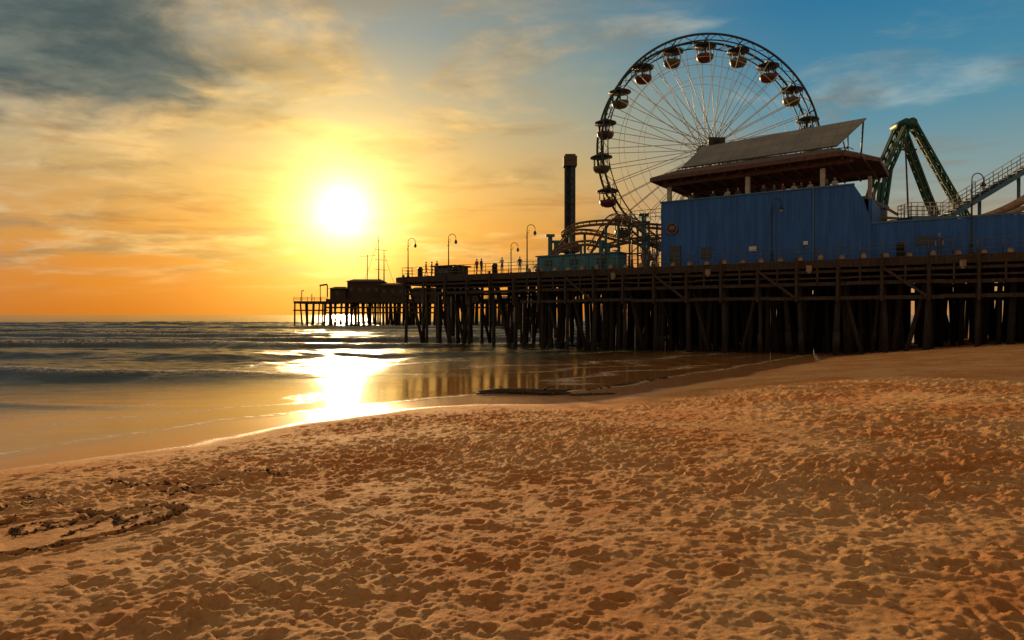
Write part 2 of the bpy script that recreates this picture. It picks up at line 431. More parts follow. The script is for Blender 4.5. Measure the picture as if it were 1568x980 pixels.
for bi,s0 in enumerate(bents):
    dm=11 if s0>47 else 34
    kc.beam(L(s0,-.25,6.88),L(s0,dm-.3,6.88),.32,.40)
    for di,d0 in enumerate(np.arange(.15,dm,2.75 if s0>44 else 2.1)):
        if di>1 and rng.rand()<.12: continue
        pile(s0+rng.uniform(-.35,.35)*(di>0),d0+rng.uniform(-.3,.3)*(di>0))
        if s0<44 and rng.rand()<.25 and d0+2.1<dm: kc.beam(L(s0+.2,d0,4.0),L(s0+.2,d0+2.1,6.6),.09,.2)
    if s0>36 or bi%2==0:
        for d0 in((.6,5.5) if s0>38 else (.4,7.5)):
            sg=random.choice((-1,1)); q=L(s0,d0,6.6); q2=L(s0+sg*1.9,d0+.5,-1.2); kp.tube([q2,q],[.19,.16],8)
    kc.beam(L(s0,-.47,4.35),L(s0,-.47,7.9 if bi%2 else 7.2),.2,.16)
    if s0<41:
        kc.beam(L(s0+1.5,-.28,5.6),L(s0+1.5,-.28,7.1),.14,.14)
        if bi%3==0: kc.beam(L(s0,-.5,4.6),L(s0+3.0,-.5,6.9),.10,.2)
for i in range(430):
    s0=rng.uniform(-31,45)
    if rng.rand()<max(0,(s0-26)/34): continue
    pile(s0,rng.uniform(1.2,33.5),2.2)
kp.obj('piles',M_pile,pier); kc.obj('pile_caps_and_posts',M_wood,pier)
k=MB()
for s0 in np.arange(-31.4,42,1.02*1.5):
    h=rng.uniform(.2,.34); k.beam(L(s0-.17,-.14,7.66+h/2),L(s0+.17,-.14,7.66+h/2),.30,h)
    k.beam(L(s0-.10,-.14,7.66+h+.04),L(s0+.10,-.14,7.66+h+.04),.2,.08)
k.obj('edge_bollards',M_cap,pier)
def railing(k,a,b,h=1.1,sp=1.5,rails=(1.1,.75,.4),r=.028,pr=.035):
    a=Vector(a);b=Vector(b);n=max(1,int((b-a).length/sp))
    for i in range(n+1):
        q=a.lerp(b,i/n); k.cyl(q,q+Vector((0,0,h)),pr,n=6)
    for z_ in rails: k.cyl(a+Vector((0,0,z_)),b+Vector((0,0,z_)),r,n=6)
k=MB(); railing(k,L(-32,.35,DK),L(58.4,.35,DK)); railing(k,L(58.4,.35,DK),L(58.4,10.7,DK)); railing(k,L(58.4,10.7,DK),L(47.2,10.7,DK))
k.obj('railing',M_rail,pier)
k=MB()
for s0 in (3.5,13.8,22,31):
    k.beam(L(s0-.2,-.34,7.0),L(s0+.2,-.34,7.0),.26,.5); k.beam(L(s0-.12,-.34,6.68),L(s0+.12,-.34,6.68),.2,.12)
k.obj('junction_boxes',M_cap,pier)
# ------------------------------------------------------------------ distant pier
dp=empty('distant_pier',(-30,205,0))
k=MB()
def rectdeck(k,x0,x1,y0,y1,z0,z1): 
    P=[(x0,y0),(x1,y0),(x1,y1),(x0,y1)]
    k.prism([(a,b_,z0) for a,b_ in P],[(a,b_,z1) for a,b_ in P])
rectdeck(k,-64,-54,200,214,6.6,7.3); rectdeck(k,-54,0,198,224,6.8,7.9)
a,b2=Vector((18,98,7.5)),Vector((-6,200,7.5)); k.beam(a,b2,9,.5)
k.beam((-54,197.8,5.4),(0,197.8,5.4),.4,.5); k.beam((-54,197.8,3.9),(-20,197.8,3.9),.3,.4); k.beam((-64,199.8,4.6),(-54,199.8,4.6),.4,.4)
k.obj('deck',M_wood,dp)
k=MB()
for X_ in np.arange(-63.5,0,1.7):
    for Y_ in (200.3,206,213,220):
        if X_<-54 and (Y_>214 or rng.rand()<.3): continue
        r=rng.uniform(.25,.38); dx=rng.uniform(-.7,.7); k.tube([(X_+dx,Y_,-4),(X_+rng.uniform(-.4,.4),Y_,6.8)],[r,r*.9],7)
for i in range(26):
    q=a.lerp(b2,i/25)
    for o in(-4,-1.3,1.3,4): k.tube([(q.x+o+rng.uniform(-.3,.3),q.y,-4),(q.x+o,q.y,7.3)],[.24,.2],7)
k.obj('piles',M_pile,dp)
k=MB(); railing(k,(-64,200.2,7.3),(-54,200.2,7.3),1.2,2,r=.06,pr=.07); railing(k,(-36,198.2,7.9),(0,198.2,7.9),1.2,2.4,r=.06,pr=.07)
for X_,h in((-62.5,3.2),(-59.5,2.2),(-57,4.8)): k.cyl((X_,203,7.3),(X_,203,7.3+h),.13,n=6)
k.beam((-57.2,203,12),(-54.9,203,12.3),.3,.5); k.beam((-62.5,203,10.5),(-61.9,203,10.4),.25,.3)
k.cyl((-54.9,203,12.2),(-54.9,203,8.6),.2,n=6)
k.obj('railings_and_posts',M_dark,dp)
def house(name,x0,x1,y0,y1,z0,z1,rh,mat=M_wood):
    e=empty(name,((x0+x1)/2,(y0+y1)/2,z0)); k=MB(); rectdeck(k,x0,x1,y0,y1,z0,z1); k.obj('walls',mat,e)
    k=MB(); ov=.5; ym=(y0+y1)/2
    P=[(x0-ov,y0-ov,z1),(x1+ov,y0-ov,z1),(x1+ov,y1+ov,z1),(x0-ov,y1+ov,z1)]
    T=[(x0+rh,ym-.05,z1+rh),(x1-rh,ym-.05,z1+rh),(x1-rh,ym+.05,z1+rh),(x0+rh,ym+.05,z1+rh)]
    k.prism([(a_,b_,c_+.01) for a_,b_,c_ in P],T); k.obj('roof',M_roof,e)
    k=MB(); n=max(1,int((x1-x0)/2.4)); w_=(x1-x0)/n
    for i in range(n):
        cx=x0+w_*(i+.5); k.beam((cx-.5,y0-.02,(z0+z1)/2+.2),(cx+.5,y0-.02,(z0+z1)/2+.2),.08,1.1)
    k.obj('windows',M_glass,e); return e
house('harbor_office_building',-49,-39,203,212,7.9,13.2,.9)
house('bait_shop_building',-38.9,-31.4,201,209,7.9,12.0,.8)
house('fishing_shelter',-53.6,-49.2,201,208,7.9,11.0,.7)
house('restroom_building',-30,-23,203,210,7.9,10.8,.8)
house('restaurant_building',-21,-10,206,216,7.9,11.0,.9)
mp=empty('radio_mast',(-40.2,206,13)); k=MB()
for dx in(0,1.6): k.tube([(-40.2+dx,206,13),(-40.2+dx,206,27-dx*2.5)],[.22,.08],6)
for z_ in(17,20,23): k.beam((-41.4,206,z_),(-37.6,206,z_-.3),.12,.12)
k.cyl((-40.2,206,26),(-44.5,206,13.5),.05,n=4); k.cyl((-38.6,206,21.5),(-35.5,206,12.5),.05,n=4)
k.cyl((-43.6,206,13),(-43.6,206,21.4),.12,n=6); k.beam((-46.2,206,20.8),(-41,206,21.2),.1,.1)
k.obj('mast',M_dark,mp)
# ------------------------------------------------------------------ ferris wheel
C=Vector((22.7,79.0,22.45)); R=12.75; aa=math.radians(4)
E1=Vector((math.cos(aa),math.sin(aa),0)); W=Vector((-math.sin(aa),math.cos(aa),0)); E3=Vector((0,0,1))
def wp(r,a,o): return C+E1*(r*math.cos(a))+E3*(r*math.sin(a))+W*o
fw=empty('ferris_wheel',C)
k=MB();k2=MB();kt=MB()
N=20; offs=math.radians(92)
for o in(-1.25,1.25):
    k.tube([wp(R,2*math.pi*i/120,o) for i in range(120)],.135,8,closed=True)
    k.tube([wp(R*.945,2*math.pi*i/120,o) for i in range(120)],.075,6,closed=True)
    k2.tube([wp(R*.80,2*math.pi*i/100,o*1.02) for i in range(100)],.03,5,closed=True)
    k2.tube([wp(R*.62,2*math.pi*i/100,o*1.05) for i in range(100)],.025,5,closed=True)
    k2.tube([wp(R*.22,2*math.pi*i/40,o*1.2) for i in range(40)],.035,5,closed=True)
    for i in range(80):
        a0=offs+2*math.pi*i/80;a1=offs+2*math.pi*(i+1)/80
        k.cyl(wp(R*(1 if i%2 else .945),a0,o),wp(R*(.945 if i%2 else 1),a1,o),.035,n=5)
    for i in range(40):
        a0=offs+2*math.pi*i/40
        k2.cyl(wp(.75,a0+(.35 if i%2 else -.35),o*1.35),wp(R*.945,a0,o),.043,n=5)
for i in range(N):
    a0=offs+2*math.pi*i/N
    k.cyl(wp(R*.985,a0,-1.25),wp(R*.985,a0,1.25),.07,n=6)
    k.cyl(wp(R*.945,a0,-1.25),wp(R*.945,a0+math.pi/N,1.25),.035,n=5)
k.obj('rims',M_rimg,fw); k2.obj('spokes',M_white,fw)
k=MB(); k.cyl(C-W*2.6,C+W*2.6,.42,n=16)
for o in(-1.7,1.7): k.cyl(C+W*(o-.12),C+W*(o+.12),.85,n=20)
k.beam(C-W*2.45-E1*.95+E3*.15,C-W*2.45+E1*.95+E3*.15,.3,1.1)
k.obj('hub',M_dark,fw)
k=MB()
for o in(-2.3,2.3):
    for sx in(-1,1):
        k.beam(C+W*o,Vector((C.x,C.y,DK))+E1*(6.2*sx)+W*o*1.7,.42,.42)
    q0=Vector((C.x,C.y,13))
    k.beam(q0-E1*3.9+W*o*1.45,q0+E1*3.9+W*o*1.45,.25,.25)
k.obj('support_frame',M_white,fw)
def meshof(k,name,mats):
    me=bpy.data.meshes.new(name); V=[];F=[];MI=[];S=[]
    for i,(mb,mt) in enumerate(mats):
        o=len(V);V+=mb.v;F+=[tuple(a+o for a in f) for f in mb.f];MI+=[i]*len(mb.f);S+=mb.sm
        me.materials.append(mt)
    me.from_pydata(V,[],F);me.polygons.foreach_set('material_index',MI);me.polygons.foreach_set('use_smooth',S);me.update();return me
def gondola(cm):
    a=MB();a.lathe((0,0,-.62),[(1.28,-.20),(1.25,-.05),(.75,.16),(.15,.34),(.04,.5)],16)
    b_=MB();b_.lathe((0,0,-2.45),[(.3,-.12),(.72,0),(.93,.28),(.98,.62),(.95,.66),(.88,.62),(.80,.3),(.2,.08)],18)
    c_=MB()
    c_.cyl((0,0,0),(0,0,-.3),.06,n=6); c_.cyl((0,0,-.7),(0,0,-2.2),.05,n=6); c_.lathe((0,0,-1.75),[(.35,0),(.37,.03),(.35,.06)],12)
    for i in range(6):
        q=math.pi/3*i;c_.cyl((.92*math.cos(q),.92*math.sin(q),-.72),(.92*math.cos(q),.92*math.sin(q),-1.85),.05,n=5)
    b_.lathe((0,0,-2.0),[(.93,0),(.95,.12),(.9,.12),(.88,0)],16)
    for q in(0.5,1.7,2.6,4.2):
        cx,cy=.45*math.cos(q),.45*math.sin(q)
        c_.lathe((cx,cy,-1.95),[(.12,-.2),(.19,.05),(.17,.16),(.06,.22),(.06,.26),(.10,.32),(.11,.42),(.06,.5)],8)
    return meshof(None,'gondola',[(a,M_dark),(b_,cm),(c_,M_dark)])
gm=[gondola(M_red),gondola(M_yel)]
for i in range(N):
    a0=offs+2*math.pi*i/N
    o=bpy.data.objects.new('gondola_%d'%(i+1),gm[(i+0)%2]); COL.objects.link(o); o.parent=fw
    o.location=wp(R*.985,a0,0)-C; o.rotation_euler=(random.uniform(-.03,.03),random.uniform(-.05,.05),random.uniform(0,1))
# ------------------------------------------------------------------ blue pavilion
bl=empty('blue_pavilion_building',L(19,6,DK)); F=DK+.004; TOP=13.8
k=MB()
def wallquad(k,s0,s1,d0,d1,zb,zt0,zt1=None):
    zt1=zt0 if zt1 is None else zt1
    k.prism([L(s0,d0,zb),L(s1,d0,zb),L(s1,d1,zb),L(s0,d1,zb)],[L(s0,d0,zt0),L(s1,d0,zt1),L(s1,d1,zt1),L(s0,d1,zt0)])
pts=[(27.2,F),(27.2,TOP),(10.9,TOP),(10.2,12.6),(9.6,10.55),(9.6,F)]
k.prism([L(s,2.0,z) for s,z in pts],[L(s,2.25,z) for s,z in pts])
wallquad(k,27.2,27.0,2.25,14,F,TOP); wallquad(k,9.85,9.6,2.25,14,F,12.6); wallquad(k,27.0,9.85,13.8,14,F,TOP)
wallquad(k,9.58,-32,2.1,2.3,F,10.5,10.7)
k.obj('walls',M_blue,bl)
k=MB(); wallquad(k,27.0,9.9,2.3,13.7,12.6,12.85); k.obj('roof_deck',M_deck,bl)
k=MB()
k.beam(L(27.3,2.1,TOP+.05),L(10.85,2.1,TOP+.05),.40,.10); k.beam(L(9.6,2.2,10.60),L(-32,2.2,10.80),.32,.12)
k.beam(L(13.9,1.95,F),L(13.9,1.95,TOP),.12,.10)
k.obj('coping',M_walk,bl)
k=MB()
cv=[(27.8,.9),(11.6,.9),(9.4,5.4),(9.4,13),(27.8,13)]
def ze(s): return 15.85+(27.8-s)*.022
k.prism([L(s,d,ze(s)) for s,d in cv],[L(s,d,ze(s)+.18) for s,d in cv])
iv=[(26.0,3.0),(12.6,3.0),(11.2,5.8),(11.2,11),(26.0,11)]
k.prism([L(s,d,ze(s)+.185) for s,d in cv],[L(s,d,ze(s)+1.0) for s,d in iv])
k.obj('canopy_roof',M_roof,bl)
k=MB()
for (a_,b_) in zip(cv,cv[1:]+cv[:1]):
    k.beam(L(*a_,ze(a_[0])-.02),L(*b_,ze(b_[0])-.02),.14,.34)
for s0 in np.arange(26.5,9.8,-1.35): k.beam(L(s0,1.3,ze(s0)-.2),L(s0,12.8,ze(s0)-.2),.12,.3)
k.beam(L(27.2,2.3,15.45),L(11,2.3,15.85),.2,.34); k.beam(L(27.2,8,15.45),L(10,8,15.85),.2,.34)
k.obj('canopy_beams',M_fascia,bl)
k=MB()
for s0 in(26.6,19.4,13.3): k.beam(L(s0,2.6,12.85),L(s0,2.6,15.45),.36,.36)
for s0 in(26.6,19.4,10.4): k.beam(L(s0,8.2,12.85),L(s0,8.2,15.45),.3,.3)
k.obj('columns',M_trim,bl)
k=MB()
k.prism([L(25.6,3.1,17.0),L(12.3,3.1,17.25),L(10.6,7.3,20.25),L(25.0,7.3,19.7)],[L(25.6,3.0,17.12),L(12.3,3.0,17.37),L(10.6,7.2,20.37),L(25.0,7.2,19.82)])
k.obj('solar_array',M_sol,bl)
k=MB()
for s0 in np.arange(25,11.5,-1.3):
    k.cyl(L(s0,7.0,16.6),L(s0,7.0,19.65),.06,n=6); k.cyl(L(s0,7.0,16.7),L(s0,4.4,17.9),.05,n=6)
for s0 in np.arange(26,11,-.75):
    k.cyl(L(s0,2.6,16.75),L(s0-.37,2.9,17.05),.035,n=5); k.cyl(L(s0-.37,2.9,17.05),L(s0-.75,2.6,16.75),.035,n=5)
k.cyl(L(26,2.6,16.75),L(11.5,2.6,16.75),.045,n=5); k.cyl(L(26,2.9,17.05),L(11.5,2.9,17.05),.045,n=5)
k.cyl(L(11,7,16.6),L(10.8,7,20.1),.08,n=6)
k.obj('roof_truss',M_dark,bl)
k=MB()
for s0,z0,w_,h_ in((22.9,8.9,.9,1.0),(25.8,8.7,1.0,2.0),(6,9,1.2,.7)):
    k.beam(L(s0-w_/2,1.97 if s0>9 else 2.08,z0),L(s0+w_/2,1.97 if s0>9 else 2.08,z0),.06,h_)
k.obj('service_doors',M_glass,bl)
k=MB()
for s0,z0,w_,h_ in((18.8,9.05,.62,.40),(14.5,9.3,.35,.3)):
    k.beam(L(s0-w_/2,1.96,z0),L(s0+w_/2,1.96,z0),.05,h_)
k.obj('notice_plates',M_white,bl)
k=MB()
ctr=L(26.1,1.9,11.3)
k.tube([ctr+U*(.5*math.cos(q))+E3*(.5*math.sin(q)) for q in np.linspace(0,6.28,24,endpoint=False)],.07,6,closed=True)
for q in(0.3,1.35,2.4): k.cyl(ctr+U*(.5*math.cos(q))+E3*(.5*math.sin(q)),ctr-U*(.5*math.cos(q))-E3*(.5*math.sin(q)),.04,n=5)
k.cyl(ctr-NB*.04,ctr+NB*.03,.3,n=14)
k.obj('wall_emblem',M_track,bl)
tk=empty('teal_ticket_booth',L(36,1.5,DK)); k=MB()
wallquad(k,40.2,31.2,1.1,3.2,F,9.25); k.obj('walls',M_kteal,tk)
k=MB(); k.beam(L(40.4,2.1,9.32),L(31,2.1,9.32),2.4,.12)
for s0 in np.arange(31.5,40.4,1.45): k.beam(L(s0,1.06,F),L(s0,1.06,9.2),.1,.08)
k.obj('roof_and_battens',M_walk,tk)
k=MB()
for s0 in(33,36,39): k.beam(L(s0-.5,1.08,8.6),L(s0+.45,1.08,8.6),.06,.6)
k.obj('windows',M_glass,tk)
# ------------------------------------------------------------------ drop tower
dt=empty('drop_tower',(7.2,85,DK)); k=MB()
for ox in(-.5,.5):
    for oy in(-.5,.5): k.beam((7.2+ox,85+oy,DK),(7.2+ox,85+oy,22.2),.22,.22)
for i in range(18):
    z0=DK+.2+i*.8
    for (a_,b_) in(((-.5,-.5),(.5,-.5)),((.5,-.5),(.5,.5)),((.5,.5),(-.5,.5)),((-.5,.5),(-.5,-.5))):
        if i%2: a_,b_=b_,a_
        k.beam((7.2+a_[0],85+a_[1],z0),(7.2+b_[0],85+b_[1],z0+.8),.1,.1)
k.beam((7.2,85,DK),(7.2,85,21.8),.62,.62)
k.obj('lattice_mast',M_dark,dt)
k=MB(); rectdeck(k,6.38,8.02,84.2,85.8,21.7,22.9); rectdeck(k,6.55,7.85,84.35,85.65,22.9,23.15)
k.lathe((7.2,85,11),[(.9,0),(1.4,.1),(1.4,.9),(1.2,1.1),(.9,1.2)],12,False)
k.obj('crown_and_car',M_roof,dt)
# ------------------------------------------------------------------ roller coaster
rc=empty('roller_coaster',(9,77,DK))
def spline(P,n=14):
    P=[Vector(p) for p in P];out=[]
    Q=[2*P[0]-P[1]]+P+[2*P[-1]-P[-2]]
    for i in range(1,len(Q)-2):
        for j in range(n):
            u=j/n;a_,b_,c_,d_=Q[i-1],Q[i],Q[i+1],Q[i+2]
            out.append(.5*((2*b_)+(c_-a_)*u+(2*a_-5*b_+4*c_-d_)*u*u+(3*b_-a_-3*c_+d_)*u**3))
    out.append(P[-1]);return out
kr=MB();ks=MB()
for P in([(2.6,76,8.6),(4.2,75.6,9.9),(6.0,75.2,11.0),(8.2,75,11.4),(10.5,76,11.2),(13,78,11.9),(18,81,12.8),(24,82,12.5)],
         [(5.6,77.5,12.6),(7.2,77.5,13.6),(10.5,77.5,14.0),(12.6,77,13.8),(15,76.5,13.5),(17.6,76,13.2)],
         [(3.4,79,8.8),(5.2,79,11.3),(6.8,79,12.9),(9.2,79.3,13.1),(12.5,80,12.4),(17,81,11.8)],
         [(9.3,80.5,11.0),(11.2,76.6,14.3),(13.2,74,13.6),(14.8,71.5,11.4),(16.8,69.8,9.0)]):
    S=spline(P); 
    lf=[];rt=[];sp=[]
    for i,q in enumerate(S):
        dr=(S[min(i+1,len(S)-1)]-S[max(i-1,0)]);sd=dr.cross(E3).normalized()
        lf.append(q-sd*.5);rt.append(q+sd*.5);sp.append(q-E3*.42)
        if i%3==0:
            kr.cyl(q-sd*.55,q+sd*.55,.045,n=5); kr.cyl(q-sd*.5,q-E3*.42,.04,n=5); kr.cyl(q+sd*.5,q-E3*.42,.04,n=5)
        if i%28==10:
            ks.cyl((q.x,q.y,DK),q-E3*.45,.16,n=8)
    kr.tube(lf,.08,6);kr.tube(rt,.08,6);kr.tube(sp,.16,8)
kr.obj('track',M_track,rc); 
for (X_,Y_,h) in((4.3,76.8,12.2),(4.95,76.8,11.5),(9.4,72,11.0),(10.1,72,10.6),(13.6,70.5,13.6)):
    ks.beam((X_,Y_,DK),(X_,Y_,h),.4,.3); ks.beam((X_-.5,Y_,h),(X_+.5,Y_,h),.3,.3)
ks.obj('supports',M_teal,rc)
k=MB()
for s0 in(30.6,28.6):
    for d0 in(2.5,4.5): k.beam(L(s0,d0,DK),L(s0,d0,12.2),.14,.14)
for z_ in(9.2,10.7,12.2):
    k.beam(L(30.7,2.5,z_),L(28.5,2.5,z_),.14,.14); k.beam(L(30.7,4.5,z_),L(28.5,4.5,z_),.14,.14)
for z_ in(9.2,10.7): k.cyl(L(30.6,2.5,z_),L(28.6,2.5,z_+1.5),.05,n=5); k.cyl(L(28.6,2.5,z_),L(30.6,2.5,z_+1.5),.05,n=5)
railing(k,L(30.6,2.5,12.25),L(27.4,2.5,12.25),1.0,.5,r=.03,pr=.03)
for i in range(14): k.beam(L(31+i*.16,3.4,12.1-i*.3),L(31.3+i*.16,3.4,12.1-i*.3),1.2,.06)
k.obj('stair_gantry',M_dark,rc)
# ------------------------------------------------------------------ green swing ride
gr=empty('swinging_ship_ride',(41,71,DK)); k=MB(); AP=Vector((40.2,70,22.6))
def truss(k,a,b,wd,dp_,r,n,perp):
    a=Vector(a);b=Vector(b);p_=Vector(perp).normalized();dr=(b-a).normalized();o2=dr.cross(p_).normalized()
    cs=[(1,1),(1,-1),(-1,-1),(-1,1)];nod=[]
    for i in range(n+1):
        q=a.lerp(b,i/n);nod.append([q+p_*(i_*wd/2)+o2*(j_*dp_/2) for i_,j_ in cs])
    for c_ in range(4): k.beam(nod[0][c_],nod[-1][c_],r*2.6,r*2.6)
    for i in range(n):
        for c_ in range(4): k.cyl(nod[i][c_],nod[i+1][(c_+1)%4],r,n=5)
for oy in(-.95,.95):
    q=AP+Vector((0,oy,0))
    kn=q+Vector((-2.2,0,-4.6))
    truss(k,q+Vector((-.3,0,-.2)),kn,.4,.5,.07,5,(0,1,0))
    truss(k,kn,(36.2,70+oy*2.6,10.5),.4,.5,.07,8,(0,1,0))
    truss(k,q+Vector((.3,0,-.2)),(43.5,70+oy*1.9,16.0),.4,.55,.08,7,(0,1,0))
    truss(k,(43.5,70+oy*1.9,16.0),(46.3,70+oy*2.6,10.5),.4,.55,.08,6,(0,1,0))
    k.beam(q+Vector((-3.0,0,-6.0)),(35.2,70+oy*3,DK),.3,.3)
k.cyl(AP+Vector((0,-1.4,0)),AP+Vector((0,1.4,0)),.5,n=16)
k.cyl(AP+Vector((-.5,-1.2,.1)),AP+Vector((-.5,1.2,.1)),.4,n=10); k.beam(AP+Vector((-.9,0,-2.4)),AP+Vector((1.2,0,-2.4)),.15,.15)
k.obj('tower_legs',M_green,gr)
k=MB()
k.tube([AP+Vector((0,0,-.5)),(40.6,70,13.3)],[.09,.09],8)
hull=[(36.6+.1,12.6),(37.6,11.3),(39,10.5),(41,10.2),(43,10.5),(44.4,11.3),(45.4,12.6)]
for (x0,z0),(x1,z1) in zip(hull[:-1],hull[1:]): k.beam((x0,70,z0),(x1,70,z1),2.2,.9)
k.obj('ship_and_arm',M_roof,gr)
# ------------------------------------------------------------------ elevated walkway at right
ew=empty('elevated_stairway',(40,57,DK)); k=MB();kr_=MB();ku=MB()
S0=Vector((37.2,58.5,11.6));S1=Vector((48,56.5,18.6)); 
k.beam(S0,S1,1.8,.35); 
n=26
for i in range(n): 
    q=S0.lerp(S1,i/n)+E3*.3; k.beam(q-Vector((.2,0,0)),q+Vector((.2,0,0)),1.7,.06)
for oy in(-.85,.85): railing(kr_,S0+Vector((0,oy,.2)),S1+Vector((0,oy,.2)),1.15,.8,(1.15,.8,.45),.03,.035)
k.beam((33.6,58.5,11.45),(37.4,58.5,11.45),2.2,.3)
for oy in(-1,1): railing(kr_,(33.6,58.5+oy,11.6),(37.3,58.5+oy,11.6),1.15,.5,(1.15,.8,.45),.03,.035)
railing(kr_,(33.6,57.5,11.6),(33.6,59.5,11.6),1.15,.5,(1.15,.8,.45),.03,.035)
for X_ in(34,37): 
    for oy in(-.8,.8): k.beam((X_,58.5+oy,DK),(X_,58.5+oy,11.3),.22,.22)
for i in (6,13,20):
    q=S0.lerp(S1,i/26); k.beam((q.x,q.y,DK),(q.x,q.y,q.z-.2),.26,.26)
S=spline([(37.5,56,10.9),(39.5,55.6,11.6),(41.5,55.2,12.7),(44,54.6,14.6),(47,54,17)],8)
ku.tube(S,.34,10)
S=spline([(38.6,54.8,10.8),(40.3,54.6,11.6),(42.3,54.2,12.3),(45,53.6,12.6)],8); ku.tube(S,.20,10)
for X_,Y_,z_ in((40.2,55.4,11.8),(43,54.8,13.6)): ku.cyl((X_,Y_,DK),(X_,Y_,z_),.16,n=8)
k.obj('stair_flight',M_walk,ew);kr_.obj('handrails',M_trim,ew);ku.obj('curved_chute',M_tan,ew)
rb=empty('ride_booth',(32.5,62,DK)); k=MB()
k.lathe((32.6,61,DK),[(.8,0),(.8,4.9),(.95,5.0),(.95,5.2),(.2,5.6)],12,False)
k.beam((33.4,61,11.2),(36.4,61,11.2),1.6,.9); k.beam((31.0,61,10.9),(32.0,61,10.9),1.4,1.4)
k.obj('booth_body',M_walk,rb)
k=MB(); k.beam((30.6,60.2,12.0),(36.6,60.2,11.6),.12,.22); k.beam((31.4,60.2,13.6),(34,60.2,12.1),.12,.2); k.cyl((31.8,60,DK),(31.8,60,14.4),.1,n=8)
k.obj('yellow_trim',M_track,rb)
# ------------------------------------------------------------------ street lamps
def lamp_mesh(h):
    k=MB();g=MB()
    k.lathe((0,0,0),[(.2,0),(.2,.12),(.13,.2),(.11,.7),(.14,.76),(.075,.85),(.05,h-.9),(.075,h-.86),(.045,h-.8),(.035,h-.45)],10)
    for sgn,rr in((1,.42),):
        arc=[(0,0,h-.5)]+[(rr-rr*math.cos(q),0,h-.45+rr*math.sin(q)*1.05) for q in np.linspace(0,math.pi*1.0,14)]
        k.tube([(a_*sgn,b_,c_) for a_,b_,c_ in arc],.036,7)
        ex=2*rr*sgn; k.cyl((ex,0,h-.45),(ex,0,h-.6),.03,n=6)
        k.lathe((ex,0,h-.95),[(.2,0),(.17,.08),(.11,.24),(.05,.33),(.03,.4)],12)
        g.lathe((ex,0,h-1.08),[(.04,-.05),(.12,.0),(.14,.08),(.12,.13)],10)
    k.tube([(0,0,h-1.0),(.13,0,h-.92),(.26,0,h-.75),(.22,0,h-.58),(.1,0,h-.6),(.1,0,h-.7)],.02,6)
    k.tube([(0,0,h-1.5),(-.12,0,h-1.35),(-.05,0,h-1.2)],.018,5)
    return meshof(None,'street_lamp',[(k,M_dark),(g,M_trim)])
lms={}
for s0,d0,h,rz in((3.0,.8,5.9,0),(16.95,.8,5.4,.1),(29.6,.8,5.1,2.9),(41.4,.9,5.0,.2),(51.8,.8,4.7,.3),(60.9-3.0,.8,4.6,0.1),(49.5,10,4.4,0.2)):
    me=lms.setdefault(h,lamp_mesh(h))
    o=bpy.data.objects.new('street_lamp',me);COL.objects.link(o);o.location=L(s0,d0,DK);o.rotation_euler=(0,0,rz)
